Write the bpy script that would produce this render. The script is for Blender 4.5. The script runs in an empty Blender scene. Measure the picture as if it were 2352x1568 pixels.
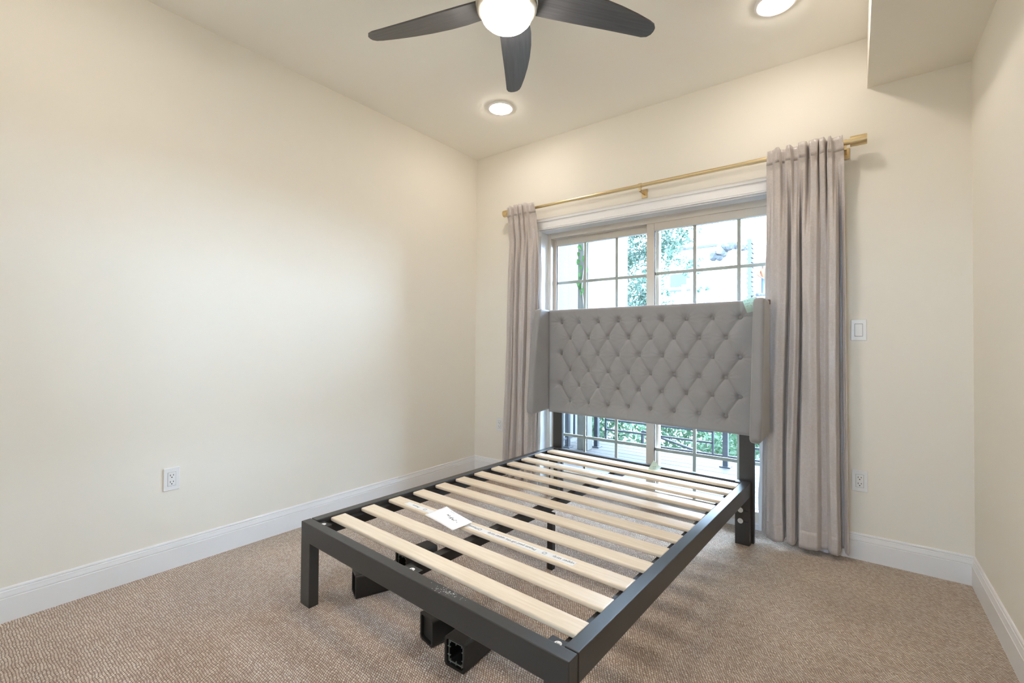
import bpy, bmesh, math, random
import numpy as np
from mathutils import Vector, Matrix
random.seed(7)
rng = np.random.default_rng(7)
S = bpy.context.scene
COL = S.collection
PI = math.pi

# ------------------------------------------------------------------ camera
CAM_H = 1.15
YAW, PITCH, ROLL, FPX = 0.6430, 0.0143, 0.0069, 1046.32
CX, CY = 1177.9, 773.68
cd = bpy.data.cameras.new('camera')
cam = bpy.data.objects.new('camera', cd)
COL.objects.link(cam)
fwd = Vector((-math.sin(YAW), math.cos(YAW), 0)); right = Vector((math.cos(YAW), math.sin(YAW), 0)); up = Vector((0, 0, 1))
f2 = fwd * math.cos(PITCH) + up * math.sin(PITCH); u2 = up * math.cos(PITCH) - fwd * math.sin(PITCH)
r3 = right * math.cos(ROLL) + u2 * math.sin(ROLL); u3 = u2 * math.cos(ROLL) - right * math.sin(ROLL)
M = Matrix((r3, u3, -f2)).transposed().to_4x4()
M.translation = Vector((0, 0, CAM_H))
cam.matrix_world = M
cd.sensor_width = 36.0
cd.lens = 36.0 * FPX / 2352
cd.shift_x = (1176 - CX) / 2352
cd.shift_y = (CY - 784) / 2352
cd.clip_start = 0.05
cd.clip_end = 300
S.camera = cam

# ------------------------------------------------------------------ sky, exposure
W = bpy.data.worlds.new('overcast_sky'); S.world = W; W.use_nodes = True
W.node_tree.nodes['Background'].inputs[0].default_value = (0.55, 0.75, 1.0, 1)
W.node_tree.nodes['Background'].inputs[1].default_value = 38.0
DOWNLIGHT_EMIT = 102.0
FAN_EMIT = 90.0
LAMP_COL = (1.0, 0.915, 0.82)
vs = S.view_settings
vs.view_transform = 'Standard'; vs.look = 'None'; vs.exposure = 0.0; vs.gamma = 1.0; vs.use_curve_mapping = False
S.cycles.max_bounces = 14; S.cycles.diffuse_bounces = 8; S.cycles.glossy_bounces = 4
S.cycles.transparent_max_bounces = 16; S.cycles.sample_clamp_indirect = 80.0
S.cycles.caustics_reflective = False; S.cycles.caustics_refractive = False

# ------------------------------------------------------------------ materials
def srgb(r, g, b):
    f = lambda c: (c / 255 / 12.92) if c / 255 <= 0.04045 else ((c / 255 + 0.055) / 1.055) ** 2.4
    return (f(r), f(g), f(b))

def nodes_of(m):
    m.use_nodes = True
    return m.node_tree.nodes, m.node_tree.links

def mat(name, col, rough=0.6, metal=0.0, var=0.0, vscale=8.0, bump=0.0, bscale=120.0, stretch=None, sheen=0.0, spec=0.5, emit=0.0):
    m = bpy.data.materials.new(name); N, L = nodes_of(m)
    b = N['Principled BSDF']
    b.inputs['Base Color'].default_value = (*col, 1); b.inputs['Roughness'].default_value = rough
    b.inputs['Metallic'].default_value = metal; b.inputs['Specular IOR Level'].default_value = spec
    if sheen: b.inputs['Sheen Weight'].default_value = sheen; b.inputs['Sheen Roughness'].default_value = 0.4
    if emit: b.inputs['Emission Color'].default_value = (*col, 1); b.inputs['Emission Strength'].default_value = emit
    tc = N.new('ShaderNodeTexCoord'); mp = N.new('ShaderNodeMapping')
    L.new(tc.outputs['Object'], mp.inputs[0])
    if stretch: mp.inputs['Scale'].default_value = stretch
    nz = N.new('ShaderNodeTexNoise'); nz.inputs['Scale'].default_value = vscale; nz.inputs['Detail'].default_value = 5
    L.new(mp.outputs[0], nz.inputs['Vector'])
    if var:
        mx = N.new('ShaderNodeMix'); mx.data_type = 'RGBA'
        mx.inputs['A'].default_value = (*[c * (1 - var) for c in col], 1); mx.inputs['B'].default_value = (*[min(1, c * (1 + var)) for c in col], 1)
        L.new(nz.outputs['Fac'], mx.inputs['Factor']); L.new(mx.outputs['Result'], b.inputs['Base Color'])
    if bump:
        n2 = N.new('ShaderNodeTexNoise'); n2.inputs['Scale'].default_value = bscale; n2.inputs['Detail'].default_value = 4
        L.new(mp.outputs[0], n2.inputs['Vector'])
        bp = N.new('ShaderNodeBump'); bp.inputs['Strength'].default_value = bump; bp.inputs['Distance'].default_value = 0.004
        L.new(n2.outputs['Fac'], bp.inputs['Height']); L.new(bp.outputs[0], b.inputs['Normal'])
    return m

def emission(name, col, strength):
    m = bpy.data.materials.new(name); N, L = nodes_of(m)
    N.remove(N['Principled BSDF']); e = N.new('ShaderNodeEmission')
    e.inputs[0].default_value = (*col, 1); e.inputs[1].default_value = strength
    L.new(e.outputs[0], N['Material Output'].inputs[0]); return m

def glass(name):
    m = bpy.data.materials.new(name); N, L = nodes_of(m)
    N.remove(N['Principled BSDF'])
    t = N.new('ShaderNodeBsdfTransparent'); t.inputs[0].default_value = (0.97, 0.98, 0.985, 1)
    g = N.new('ShaderNodeBsdfGlossy'); g.inputs['Roughness'].default_value = 0.02
    fr = N.new('ShaderNodeFresnel'); fr.inputs[0].default_value = 1.35
    mx = N.new('ShaderNodeMixShader')
    L.new(fr.outputs[0], mx.inputs[0]); L.new(t.outputs[0], mx.inputs[1]); L.new(g.outputs[0], mx.inputs[2])
    L.new(mx.outputs[0], N['Material Output'].inputs[0]); return m

def carpet_mat():
    m = bpy.data.materials.new('loop_carpet'); N, L = nodes_of(m); b = N['Principled BSDF']
    b.inputs['Roughness'].default_value = 0.95; b.inputs['Specular IOR Level'].default_value = 0.15
    b.inputs['Sheen Weight'].default_value = 0.45; b.inputs['Sheen Roughness'].default_value = 0.35
    tc = N.new('ShaderNodeTexCoord')
    wn = N.new('ShaderNodeTexNoise'); wn.inputs['Scale'].default_value = 22; wn.inputs['Detail'].default_value = 2
    L.new(tc.outputs['Object'], wn.inputs['Vector'])
    def math_(op, a, c=None):
        n = N.new('ShaderNodeMath'); n.operation = op
        for i, v in enumerate((a, c)):
            if v is None: continue
            if isinstance(v, (int, float)): n.inputs[i].default_value = v
            else: L.new(v, n.inputs[i])
        return n.outputs[0]
    sp = N.new('ShaderNodeSeparateXYZ'); L.new(tc.outputs['Object'], sp.inputs[0])
    wob = math_('MULTIPLY', math_('SUBTRACT', wn.outputs['Fac'], 0.5), 0.014)
    y = math_('DIVIDE', math_('ADD', sp.outputs['Y'], wob), 0.0082)
    row = math_('FLOOR', y)
    fy = math_('FRACT', y)
    off = math_('MULTIPLY', math_('MODULO', math_('ABSOLUTE', row), 2.0), 0.5)
    x = math_('ADD', math_('ADD', math_('DIVIDE', math_('ADD', sp.outputs['X'], wob), 0.0098), off), math_('MULTIPLY', fy, 0.45))
    ix = math_('FLOOR', x); fx = math_('FRACT', x)
    cb = N.new('ShaderNodeCombineXYZ'); L.new(ix, cb.inputs[0]); L.new(row, cb.inputs[1])
    wnz = N.new('ShaderNodeTexWhiteNoise'); wnz.noise_dimensions = '2D'; L.new(cb.outputs[0], wnz.inputs['Vector'])
    fibf = N.new('ShaderNodeTexNoise'); fibf.inputs['Scale'].default_value = 300; fibf.inputs['Detail'].default_value = 3; L.new(tc.outputs['Object'], fibf.inputs['Vector'])
    hx = math_('SINE', math_('MULTIPLY', fx, PI)); hy = math_('SINE', math_('MULTIPLY', fy, PI))
    hgt = math_('ADD', math_('POWER', math_('MULTIPLY', hx, hy), 0.6), math_('MULTIPLY', math_('SUBTRACT', fibf.outputs['Fac'], 0.5), 0.55))
    cr = N.new('ShaderNodeValToRGB'); e = cr.color_ramp.elements
    e[0].position = 0.0; e[0].color = (*srgb(176, 150, 128), 1); e[1].position = 1.0; e[1].color = (*srgb(246, 232, 214), 1)
    k = cr.color_ramp.elements.new(0.5); k.color = (*srgb(220, 197, 174), 1)
    fib = N.new('ShaderNodeTexNoise'); fib.inputs['Scale'].default_value = 420; fib.inputs['Detail'].default_value = 3
    fm = N.new('ShaderNodeMapping'); fm.inputs['Scale'].default_value = (1.6, 0.7, 1); fm.inputs['Rotation'].default_value = (0, 0, 0.6)
    L.new(tc.outputs['Object'], fm.inputs[0]); L.new(fm.outputs[0], fib.inputs['Vector'])
    vmix = math_('ADD', math_('MULTIPLY', wnz.outputs['Value'], 0.70), math_('MULTIPLY', fib.outputs['Fac'], 0.45))
    L.new(vmix, cr.inputs[0])
    gap = N.new('ShaderNodeMix'); gap.data_type = 'RGBA'
    gap.inputs['A'].default_value = (*srgb(122, 99, 82), 1)
    gf = N.new('ShaderNodeMapRange'); gf.inputs['From Min'].default_value = 0.10; gf.inputs['From Max'].default_value = 0.80
    L.new(hgt, gf.inputs['Value']); L.new(gf.outputs[0], gap.inputs['Factor']); L.new(cr.outputs[0], gap.inputs['B'])
    # soft wear stains
    st = N.new('ShaderNodeTexNoise'); st.inputs['Scale'].default_value = 1.7; st.inputs['Detail'].default_value = 3
    L.new(tc.outputs['Object'], st.inputs['Vector'])
    sm = N.new('ShaderNodeMapRange'); sm.inputs['From Min'].default_value = 0.3; sm.inputs['From Max'].default_value = 0.75
    sm.inputs['To Min'].default_value = 0.80; sm.inputs['To Max'].default_value = 1.08
    L.new(st.outputs['Fac'], sm.inputs['Value'])
    mul = N.new('ShaderNodeMix'); mul.data_type = 'RGBA'; mul.blend_type = 'MULTIPLY'; mul.inputs['Factor'].default_value = 1
    L.new(gap.outputs['Result'], mul.inputs['A']); L.new(sm.outputs[0], mul.inputs['B'])
    L.new(mul.outputs['Result'], b.inputs['Base Color'])
    bp = N.new('ShaderNodeBump'); bp.inputs['Strength'].default_value = 0.8; bp.inputs['Distance'].default_value = 0.004
    L.new(hgt, bp.inputs['Height']); L.new(bp.outputs[0], b.inputs['Normal'])
    return m

WALLC = (0.83, 0.790, 0.705)
MT = dict(
    wall=mat('wall_paint', WALLC, 0.8, var=0.015, vscale=2.5, bump=0.05, bscale=260, spec=0.2),
    ceil=mat('ceiling_paint', (0.94, 0.91, 0.84), 0.8, var=0.015, vscale=2, bump=0.05, bscale=220, spec=0.2),
    white=mat('white_trim', (0.82, 0.82, 0.82), 0.32, var=0.01),
    plastic=mat('white_plastic', (0.83, 0.83, 0.82), 0.18, var=0.005),
    slot=mat('slot_black', (0.02, 0.02, 0.02), 0.6),
    vinyl=mat('beige_vinyl', srgb(208, 198, 184), 0.4, var=0.01),
    grille=mat('grille_bar', srgb(226, 230, 218), 0.4, var=0.02),
    gasket=mat('dark_gasket', (0.06, 0.07, 0.07), 0.6),
    glass=glass('door_glass'),
    carpet=carpet_mat(),
    metal=mat('charcoal_powder_coat', srgb(56, 55, 54), 0.30, var=0.06, vscale=40, bump=0.08, bscale=700),
    metal_in=mat('black_inner_steel', srgb(38, 39, 40), 0.45, var=0.1, vscale=30),
    plas_blk=mat('black_plastic', srgb(34, 34, 33), 0.42, var=0.12, vscale=30, bump=0.05, bscale=300),
    plas_rib=mat('grey_moulding_line', srgb(120, 126, 120), 0.45),
    steel=mat('zinc_washer', (0.72, 0.72, 0.70), 0.3, metal=0.6),
    velvet=mat('grey_velvet', srgb(146, 144, 144), 0.75, var=0.10, vscale=9, bump=0.06, bscale=900, sheen=0.45, spec=0.2),
    button=mat('button_velvet', srgb(135, 133, 133), 0.7, var=0.05, sheen=0.4, spec=0.2),
    gold=mat('brushed_gold', (0.74, 0.59, 0.34), 0.30, metal=1.0, var=0.06, vscale=30, stretch=(2, 60, 60)),
    paper=mat('white_paper', (0.88, 0.86, 0.84), 0.6, var=0.01),
    label=mat('label_film', (0.84, 0.82, 0.78), 0.3, var=0.02),
    note=mat('green_note', srgb(196, 216, 202), 0.6, var=0.02),
    ink=mat('black_ink', (0.03, 0.03, 0.03), 0.6),
    ink_grey=mat('grey_ink', (0.25, 0.25, 0.25), 0.6),
    lamp=emission('downlight_lens', LAMP_COL, DOWNLIGHT_EMIT),
    globe=emission('fan_globe_glow', (1.0, 0.915, 0.83), FAN_EMIT),
    nickel=mat('satin_nickel', (0.66, 0.62, 0.55), 0.3, metal=0.9),
    ringw=mat('downlight_trim', (0.93, 0.93, 0.92), 0.5),
    foam_white=mat('white_lining', (0.82, 0.83, 0.84), 0.8, var=0.01),
    brown=mat('brown_tape', srgb(112, 92, 78), 0.6, var=0.1),
)

def wood_mat(name, c1, c2, rough, axis, scale=6.0, knots=False):
    m = bpy.data.materials.new(name); N, L = nodes_of(m); b = N['Principled BSDF']
    b.inputs['Roughness'].default_value = rough
    tc = N.new('ShaderNodeTexCoord'); mp = N.new('ShaderNodeMapping'); oi = N.new('ShaderNodeObjectInfo')
    sc = [18.0, 18.0, 18.0]; sc[axis] = 0.9
    mp.inputs['Scale'].default_value = sc
    ad = N.new('ShaderNodeVectorMath'); ad.operation = 'ADD'
    mu = N.new('ShaderNodeMath'); mu.operation = 'MULTIPLY'; mu.inputs[1].default_value = 37.0
    L.new(oi.outputs['Random'], mu.inputs[0]); L.new(tc.outputs['Object'], ad.inputs[0]); L.new(mu.outputs[0], ad.inputs[1])
    L.new(ad.outputs[0], mp.inputs[0])
    nz = N.new('ShaderNodeTexNoise'); nz.inputs['Scale'].default_value = scale; nz.inputs['Detail'].default_value = 6; nz.inputs['Distortion'].default_value = 0.6
    L.new(mp.outputs[0], nz.inputs['Vector'])
    cr = N.new('ShaderNodeValToRGB'); cr.color_ramp.elements[0].position = 0.32; cr.color_ramp.elements[1].position = 0.68
    cr.color_ramp.elements[0].color = (*c1, 1); cr.color_ramp.elements[1].color = (*c2, 1)
    L.new(nz.outputs['Fac'], cr.inputs[0]); L.new(cr.outputs[0], b.inputs['Base Color'])
    bp = N.new('ShaderNodeBump'); bp.inputs['Strength'].default_value = 0.08; bp.inputs['Distance'].default_value = 0.002
    L.new(nz.outputs['Fac'], bp.inputs['Height']); L.new(bp.outputs[0], b.inputs['Normal'])
    return m
MT['pine'] = wood_mat('pale_poplar', srgb(226, 206, 178), srgb(236, 219, 195), 0.24, 0)
MT['blade'] = wood_mat('dark_fan_wood', srgb(76, 76, 78), srgb(90, 90, 92), 0.30, 0)
MT['deckwood'] = wood_mat('grey_deck_wood', srgb(54, 51, 49), srgb(66, 62, 60), 0.6, 0)
MT['postwood'] = wood_mat('weathered_post_wood', srgb(60, 60, 54), srgb(84, 82, 76), 0.8, 2)

def fabric_mat():
    m = bpy.data.materials.new('greige_curtain_fabric'); N, L = nodes_of(m); b = N['Principled BSDF']
    b.inputs['Roughness'].default_value = 0.36; b.inputs['Specular IOR Level'].default_value = 0.55
    b.inputs['Sheen Weight'].default_value = 0.35; b.inputs['Sheen Roughness'].default_value = 0.35
    tc = N.new('ShaderNodeTexCoord')
    outs = []
    for s in ((60, 60, 900), (900, 900, 40)):
        mp = N.new('ShaderNodeMapping'); mp.inputs['Scale'].default_value = s; L.new(tc.outputs['Object'], mp.inputs[0])
        nz = N.new('ShaderNodeTexNoise'); nz.inputs['Scale'].default_value = 1.0; nz.inputs['Detail'].default_value = 3
        L.new(mp.outputs[0], nz.inputs['Vector']); outs.append(nz.outputs['Fac'])
    ad = N.new('ShaderNodeMath'); ad.operation = 'ADD'; L.new(outs[0], ad.inputs[0]); L.new(outs[1], ad.inputs[1])
    cr = N.new('ShaderNodeValToRGB'); cr.color_ramp.elements[0].position = 0.7; cr.color_ramp.elements[1].position = 1.0
    hv = N.new('ShaderNodeMath'); hv.operation = 'MULTIPLY'; hv.inputs[1].default_value = 0.5; L.new(ad.outputs[0], hv.inputs[0])
    cr.color_ramp.elements[0].position = 0.35; cr.color_ramp.elements[1].position = 0.65
    cr.color_ramp.elements[0].color = (*srgb(176, 167, 162), 1); cr.color_ramp.elements[1].color = (*srgb(206, 198, 193), 1)
    L.new(hv.outputs[0], cr.inputs[0]); L.new(cr.outputs[0], b.inputs['Base Color'])
    bp = N.new('ShaderNodeBump'); bp.inputs['Strength'].default_value = 0.12; bp.inputs['Distance'].default_value = 0.001
    L.new(hv.outputs[0], bp.inputs['Height']); L.new(bp.outputs[0], b.inputs['Normal'])
    return m
MT['curtain'] = fabric_mat()
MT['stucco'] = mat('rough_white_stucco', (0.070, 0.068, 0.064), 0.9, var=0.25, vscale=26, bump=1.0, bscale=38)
MT['whitewall'] = mat('white_render', (0.60, 0.60, 0.60), 0.9, var=0.02)
MT['palegrey'] = mat('pale_grey_masonry', (0.044, 0.047, 0.050), 0.9, var=0.15, vscale=6)
MT['rubble'] = mat('pale_rubble', (0.06, 0.062, 0.064), 0.9, var=0.2, vscale=5)
MT['iron'] = mat('grey_iron_rail', srgb(40, 44, 50), 0.5, var=0.05)
MT['ground'] = mat('stony_ground', (0.13, 0.13, 0.125), 0.95, var=0.3, vscale=2)
MT['bark'] = mat('tree_bark', (0.30, 0.29, 0.27), 0.9, var=0.25, vscale=9)
def leaf_mat(name, c, tr):
    m = bpy.data.materials.new(name); N, L = nodes_of(m); b = N['Principled BSDF']
    geo = N.new('ShaderNodeNewGeometry')
    cr = N.new('ShaderNodeValToRGB')
    cr.color_ramp.elements[0].color = (c[0] * 0.6, c[1] * 0.7, c[2] * 0.6, 1); cr.color_ramp.elements[1].color = (min(1, c[0] * 1.5), min(1, c[1] * 1.25), min(1, c[2] * 1.4), 1)
    L.new(geo.outputs['Random Per Island'], cr.inputs[0]); L.new(cr.outputs[0], b.inputs['Base Color'])
    b.inputs['Roughness'].default_value = 0.5
    t = N.new('ShaderNodeBsdfTranslucent'); L.new(cr.outputs[0], t.inputs[0])
    mx = N.new('ShaderNodeMixShader'); mx.inputs[0].default_value = tr
    L.new(b.outputs[0], mx.inputs[1]); L.new(t.outputs[0], mx.inputs[2]); L.new(mx.outputs[0], N['Material Output'].inputs[0])
    return m
MT['leaf_hi'] = leaf_mat('pale_teal_leaf', (0.074, 0.132, 0.096), 0.4)
MT['leaf_lo'] = leaf_mat('fresh_green_leaf', (0.060, 0.130, 0.066), 0.35)
MT['ivy'] = leaf_mat('ivy_leaf', (0.036, 0.11, 0.024), 0.3)

# ------------------------------------------------------------------ mesh helpers
def obj(name, bm_or_me, m, parent=None, smooth=False):
    if isinstance(bm_or_me, bmesh.types.BMesh):
        me = bpy.data.meshes.new(name); bm_or_me.to_mesh(me); bm_or_me.free()
    else:
        me = bm_or_me
    if m is not None: me.materials.append(MT[m] if isinstance(m, str) else m)
    if smooth:
        for p in me.polygons: p.use_smooth = True
    o = bpy.data.objects.new(name, me); COL.objects.link(o)
    if parent is not None: o.parent = parent
    return o

def tag(o, label=None, cat=None, group=None, kind=None):
    if label: o['label'] = label
    if cat: o['category'] = cat
    if group: o['group'] = group
    if kind: o['kind'] = kind
    return o

def thing(name, label, cat, loc=(0, 0, 0), rotz=0.0, group=None, kind=None):
    o = bpy.data.objects.new(name, None); COL.objects.link(o)
    o.empty_display_size = 0.1; o.location = loc; o.rotation_euler = (0, 0, rotz)
    return tag(o, label, cat, group, kind)

def box(bm, x0, x1, y0, y1, z0, z1, bev=0.0, seg=2):
    vs_ = [bm.verts.new((x, y, z)) for x in (x0, x1) for y in (y0, y1) for z in (z0, z1)]
    F = [(0, 1, 3, 2), (4, 6, 7, 5), (0, 4, 5, 1), (2, 3, 7, 6), (0, 2, 6, 4), (1, 5, 7, 3)]
    fs = [bm.faces.new([vs_[i] for i in f]) for f in F]
    if bev:
        es = list({e for f in fs for e in f.edges})
        bmesh.ops.bevel(bm, geom=es, offset=bev, segments=seg, affect='EDGES', profile=0.5)
    return vs_

def boxo(name, m, parent, *a, bev=0.0, seg=2, smooth=False):
    bm = bmesh.new(); box(bm, *a, bev=bev, seg=seg)
    bmesh.ops.recalc_face_normals(bm, faces=bm.faces)
    return obj(name, bm, m, parent, smooth)

def prism(bm, poly, z0, z1):
    lo = [bm.verts.new((x, y, z0)) for x, y in poly]; hi = [bm.verts.new((x, y, z1)) for x, y in poly]
    n = len(poly)
    bm.faces.new(lo[::-1]); bm.faces.new(hi)
    for i in range(n): bm.faces.new((lo[i], lo[(i + 1) % n], hi[(i + 1) % n], hi[i]))
    bmesh.ops.recalc_face_normals(bm, faces=bm.faces)

def tube(bm, p0, p1, r0, r1=None, seg=16, caps=True):
    r1 = r0 if r1 is None else r1
    p0, p1 = Vector(p0), Vector(p1); d = (p1 - p0).normalized()
    a = d.orthogonal().normalized(); b = d.cross(a)
    A = [bm.verts.new(p0 + (a * math.cos(t) + b * math.sin(t)) * r0) for t in [2 * PI * i / seg for i in range(seg)]]
    B = [bm.verts.new(p1 + (a * math.cos(t) + b * math.sin(t)) * r1) for t in [2 * PI * i / seg for i in range(seg)]]
    for i in range(seg): bm.faces.new((A[i], A[(i + 1) % seg], B[(i + 1) % seg], B[i]))
    if caps: bm.faces.new(A[::-1]); bm.faces.new(B)

def lathe(bm, prof, c=(0, 0, 0), seg=40, cap0=True, cap1=True):
    rings = []
    for r, z in prof:
        rings.append([bm.verts.new((c[0] + r * math.cos(2 * PI * i / seg), c[1] + r * math.sin(2 * PI * i / seg), c[2] + z)) for i in range(seg)])
    for A, B in zip(rings, rings[1:]):
        for i in range(seg): bm.faces.new((A[i], A[(i + 1) % seg], B[(i + 1) % seg], B[i]))
    if cap0: bm.faces.new(rings[0][::-1])
    if cap1: bm.faces.new(rings[-1])
    bmesh.ops.recalc_face_normals(bm, faces=bm.faces)

def grid_mesh(name, P):
    """P: (rows, cols, 3) array -> quad grid mesh"""
    r, c, _ = P.shape
    idx = np.arange(r * c).reshape(r, c)
    f = np.stack([idx[:-1, :-1], idx[:-1, 1:], idx[1:, 1:], idx[1:, :-1]], -1).reshape(-1, 4)
    me = bpy.data.meshes.new(name); me.from_pydata(P.reshape(-1, 3).tolist(), [], f.tolist()); me.update()
    for p in me.polygons: p.use_smooth = True
    return me

def extrude_profile(bm, prof, p0, p1, n):
    """prof: (out, z) points; swept from p0 to p1 (xy), n = outward xy normal"""
    A = [bm.verts.new((p0[0] + n[0] * o, p0[1] + n[1] * o, z)) for o, z in prof]
    B = [bm.verts.new((p1[0] + n[0] * o, p1[1] + n[1] * o, z)) for o, z in prof]
    k = len(prof)
    for i in range(k): bm.faces.new((A[i], A[(i + 1) % k], B[(i + 1) % k], B[i]))
    bm.faces.new(A[::-1]); bm.faces.new(B)
    bmesh.ops.recalc_face_normals(bm, faces=bm.faces)

def text_mesh(name, s, size, m, parent, mtx, align='CENTER'):
    cu = bpy.data.curves.new(name, 'FONT'); cu.body = s; cu.size = size; cu.align_x = align; cu.align_y = 'CENTER'
    cu.resolution_u = 3
    t = bpy.data.objects.new(name, cu); COL.objects.link(t)
    dg = bpy.context.evaluated_depsgraph_get(); dg.update()
    me = bpy.data.meshes.new_from_object(t.evaluated_get(dg))
    bpy.data.objects.remove(t)
    me.transform(mtx)
    return obj(name, me, m, parent)

def copy_tree(o, parent=None):
    c = o.copy(); COL.objects.link(c); c.parent = parent
    for ch in list(o.children): copy_tree(ch, c)
    return c

def stroke(bm, pts, w, to3d):
    """flat ribbon along 2D polyline, mapped by to3d"""
    pts = [Vector(p) for p in pts]
    L_, R_ = [], []
    for i, p in enumerate(pts):
        d = (pts[min(i + 1, len(pts) - 1)] - pts[max(i - 1, 0)])
        d = d.normalized() if d.length else Vector((1, 0))
        n = Vector((-d.y, d.x)) * w / 2
        L_.append(bm.verts.new(to3d(p + n))); R_.append(bm.verts.new(to3d(p - n)))
    for i in range(len(pts) - 1): bm.faces.new((L_[i], L_[i + 1], R_[i + 1], R_[i]))

# ------------------------------------------------------------------ room shell
D, LX, RX, CH, HB, SOF = 3.1098, -2.7523, 0.4637, 2.8233, 0.1397, 2.5472
FY = -1.45
lx = lambda y: LX + 0.011 * (y - D)
rx = lambda y: RX - 0.0023 * (y - D)
OX0, OX1, OZ = -2.054, -0.205, 2.072      # door opening
T = 0.16

bm = bmesh.new(); prism(bm, [(lx(FY) - T, FY - T), (rx(FY) + T, FY - T), (RX + T, D + 0.10), (LX - T, D + 0.10)], -0.12, 0.0)
tag(obj('floor', bm, 'carpet'), 'beige brown loop pile carpet floor in small ribbed rows', kind='structure')
bm = bmesh.new(); prism(bm, [(lx(FY) - T, FY - T), (rx(FY) + T, FY - T), (RX + T, D + T), (LX - T, D + T)], CH, CH + 0.15)
ceiling = tag(obj('ceiling', bm, 'ceil'), 'flat cream painted ceiling with a dropped box along one wall', kind='structure')
sx = 0.061
bm = bmesh.new(); prism(bm, [(sx, FY), (rx(FY) + 0.01, FY), (RX + 0.01, D + 0.01), (sx, D + 0.01)], SOF, CH + 0.01)
obj('soffit', bm, 'wall', ceiling)
bm = bmesh.new(); prism(bm, [(lx(FY) - T, FY - T), (lx(FY), FY - T), (LX, D), (LX, D + T), (LX - T, D + T)], 0, CH)
tag(obj('wall_left', bm, 'wall'), 'long plain cream wall without windows', kind='structure')
bm = bmesh.new(); prism(bm, [(rx(FY), FY - T), (rx(FY) + T, FY - T), (RX + T, D + T), (RX, D + T), (RX, D)], 0, CH)
tag(obj('wall_right', bm, 'wall'), 'cream wall under the dropped ceiling box', kind='structure')
bm = bmesh.new()
box(bm, LX, OX0, D, D + T, 0, CH); box(bm, OX1, RX, D, D + T, 0, CH); box(bm, OX0, OX1, D, D + T, OZ, CH)
bmesh.ops.recalc_face_normals(bm, faces=bm.faces)
tag(obj('wall_back', bm, 'wall'), 'cream wall with the sliding glass door', kind='structure')
WX0, WX1, WZ0, WZ1 = -0.94, -0.22, 1.10, 1.90      # added unseen window behind the camera, for cool fill light
WM = (WX0 + WX1) / 2
bm = bmesh.new(); a_, b_ = lx(FY), rx(FY)
box(bm, a_, WX0, FY - T, FY, 0, CH); box(bm, WX1, b_, FY - T, FY, 0, CH); box(bm, WX0, WX1, FY - T, FY, 0, WZ0); box(bm, WX0, WX1, FY - T, FY, WZ1, CH)
bmesh.ops.recalc_face_normals(bm, faces=bm.faces)
tag(obj('wall_front', bm, 'wall'), 'cream wall facing the glass door, with an added window', kind='structure')
win = thing('fill_window_1', 'added white framed fill light window facing the glass door', None, (0, FY - 0.10, 0), kind='structure')
for x0, x1, z0, z1 in ((WX0, WX0 + 0.05, WZ0, WZ1), (WX1 - 0.05, WX1, WZ0, WZ1), (WX0 + 0.05, WX1 - 0.05, WZ0, WZ0 + 0.05), (WX0 + 0.05, WX1 - 0.05, WZ1 - 0.05, WZ1), (WM - 0.03, WM + 0.03, WZ0 + 0.05, WZ1 - 0.05)):
    boxo('frame_member', 'white', win, x0, x1, 0.0, 0.06, z0, z1, bev=0.003)
for x0, x1 in ((WX0 + 0.04, WM - 0.02), (WM + 0.02, WX1 - 0.04)): boxo('pane', 'glass', win, x0, x1, 0.028, 0.032, WZ0 + 0.04, WZ1 - 0.04)

BP = [(0, 0), (0.0140, 0), (0.0140, 0.096), (0.0100, 0.0985), (0.0132, 0.102), (0.0132, 0.105), (0.0105, 0.118), (0.0098, 0.124), (0.0050, 0.1265), (0.0082, 0.1295), (0.0078, 0.135), (0.005, HB), (0, HB)]
def baseb(name, p0, p1, n, label):
    bm = bmesh.new(); extrude_profile(bm, BP, p0, p1, n)
    tag(obj(name, bm, 'white'), label, kind='structure')
baseb('baseboard_left', (lx(FY), FY), (LX, D), (1, 0), 'white moulded baseboard along the long plain wall')
baseb('baseboard_right', (RX, D), (rx(FY), FY), (-1, 0), 'white moulded baseboard under the dropped ceiling box')
baseb('baseboard_back', (LX, D), (OX0 - 0.088, D), (0, -1), 'short white moulded baseboard in the corner behind the narrow curtain')
baseb('baseboard_back.001', (OX1 + 0.088, D), (RX, D), (0, -1), 'short white moulded baseboard below the light switch')
baseb('baseboard_front', (rx(FY), FY), (lx(FY), FY), (0, 1), 'white moulded baseboard opposite the glass door')

# ------------------------------------------------------------------ door casing (trim_1) and sliding door (door_1)
casing = thing('trim_1', 'white moulded casing around the sliding glass door', None, (0, 0, 0), kind='structure')
def cas(x0, x1, z0, z1, vert, inner):
    bm = bmesh.new()
    box(bm, x0, x1, D - 0.018, D + 0.002, z0, z1, bev=0.003)
    # raised outer back-band and inner step
    if vert:
        o0, o1 = (x0, x0 + 0.024) if inner == 'r' else (x1 - 0.024, x1)
        box(bm, o0, o1, D - 0.027, D, z0, z1, bev=0.004)
        i0, i1 = (x1 - 0.018, x1 - 0.010) if inner == 'r' else (x0 + 0.010, x0 + 0.018)
        box(bm, i0, i1, D - 0.021, D, z0, z1, bev=0.002)
    else:
        box(bm, x0, x1, D - 0.027, D, z1 - 0.024, z1, bev=0.004)
        box(bm, x0, x1, D - 0.021, D, z0 + 0.010, z0 + 0.018, bev=0.002)
    bmesh.ops.recalc_face_normals(bm, faces=bm.faces)
    obj('casing_board', bm, 'white', casing)
cas(OX0 - 0.088, OX0, 0, OZ + 0.0005, True, 'r')
cas(OX1, OX1 + 0.088, 0, OZ + 0.0005, True, 'l')
cas(OX0 - 0.088, OX1 + 0.088, OZ, OZ + 0.090, False, None)
JY = D + 0.105
boxo('jamb_board', 'white', casing, OX0, OX0 + 0.008, D, JY, 0, OZ)
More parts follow.
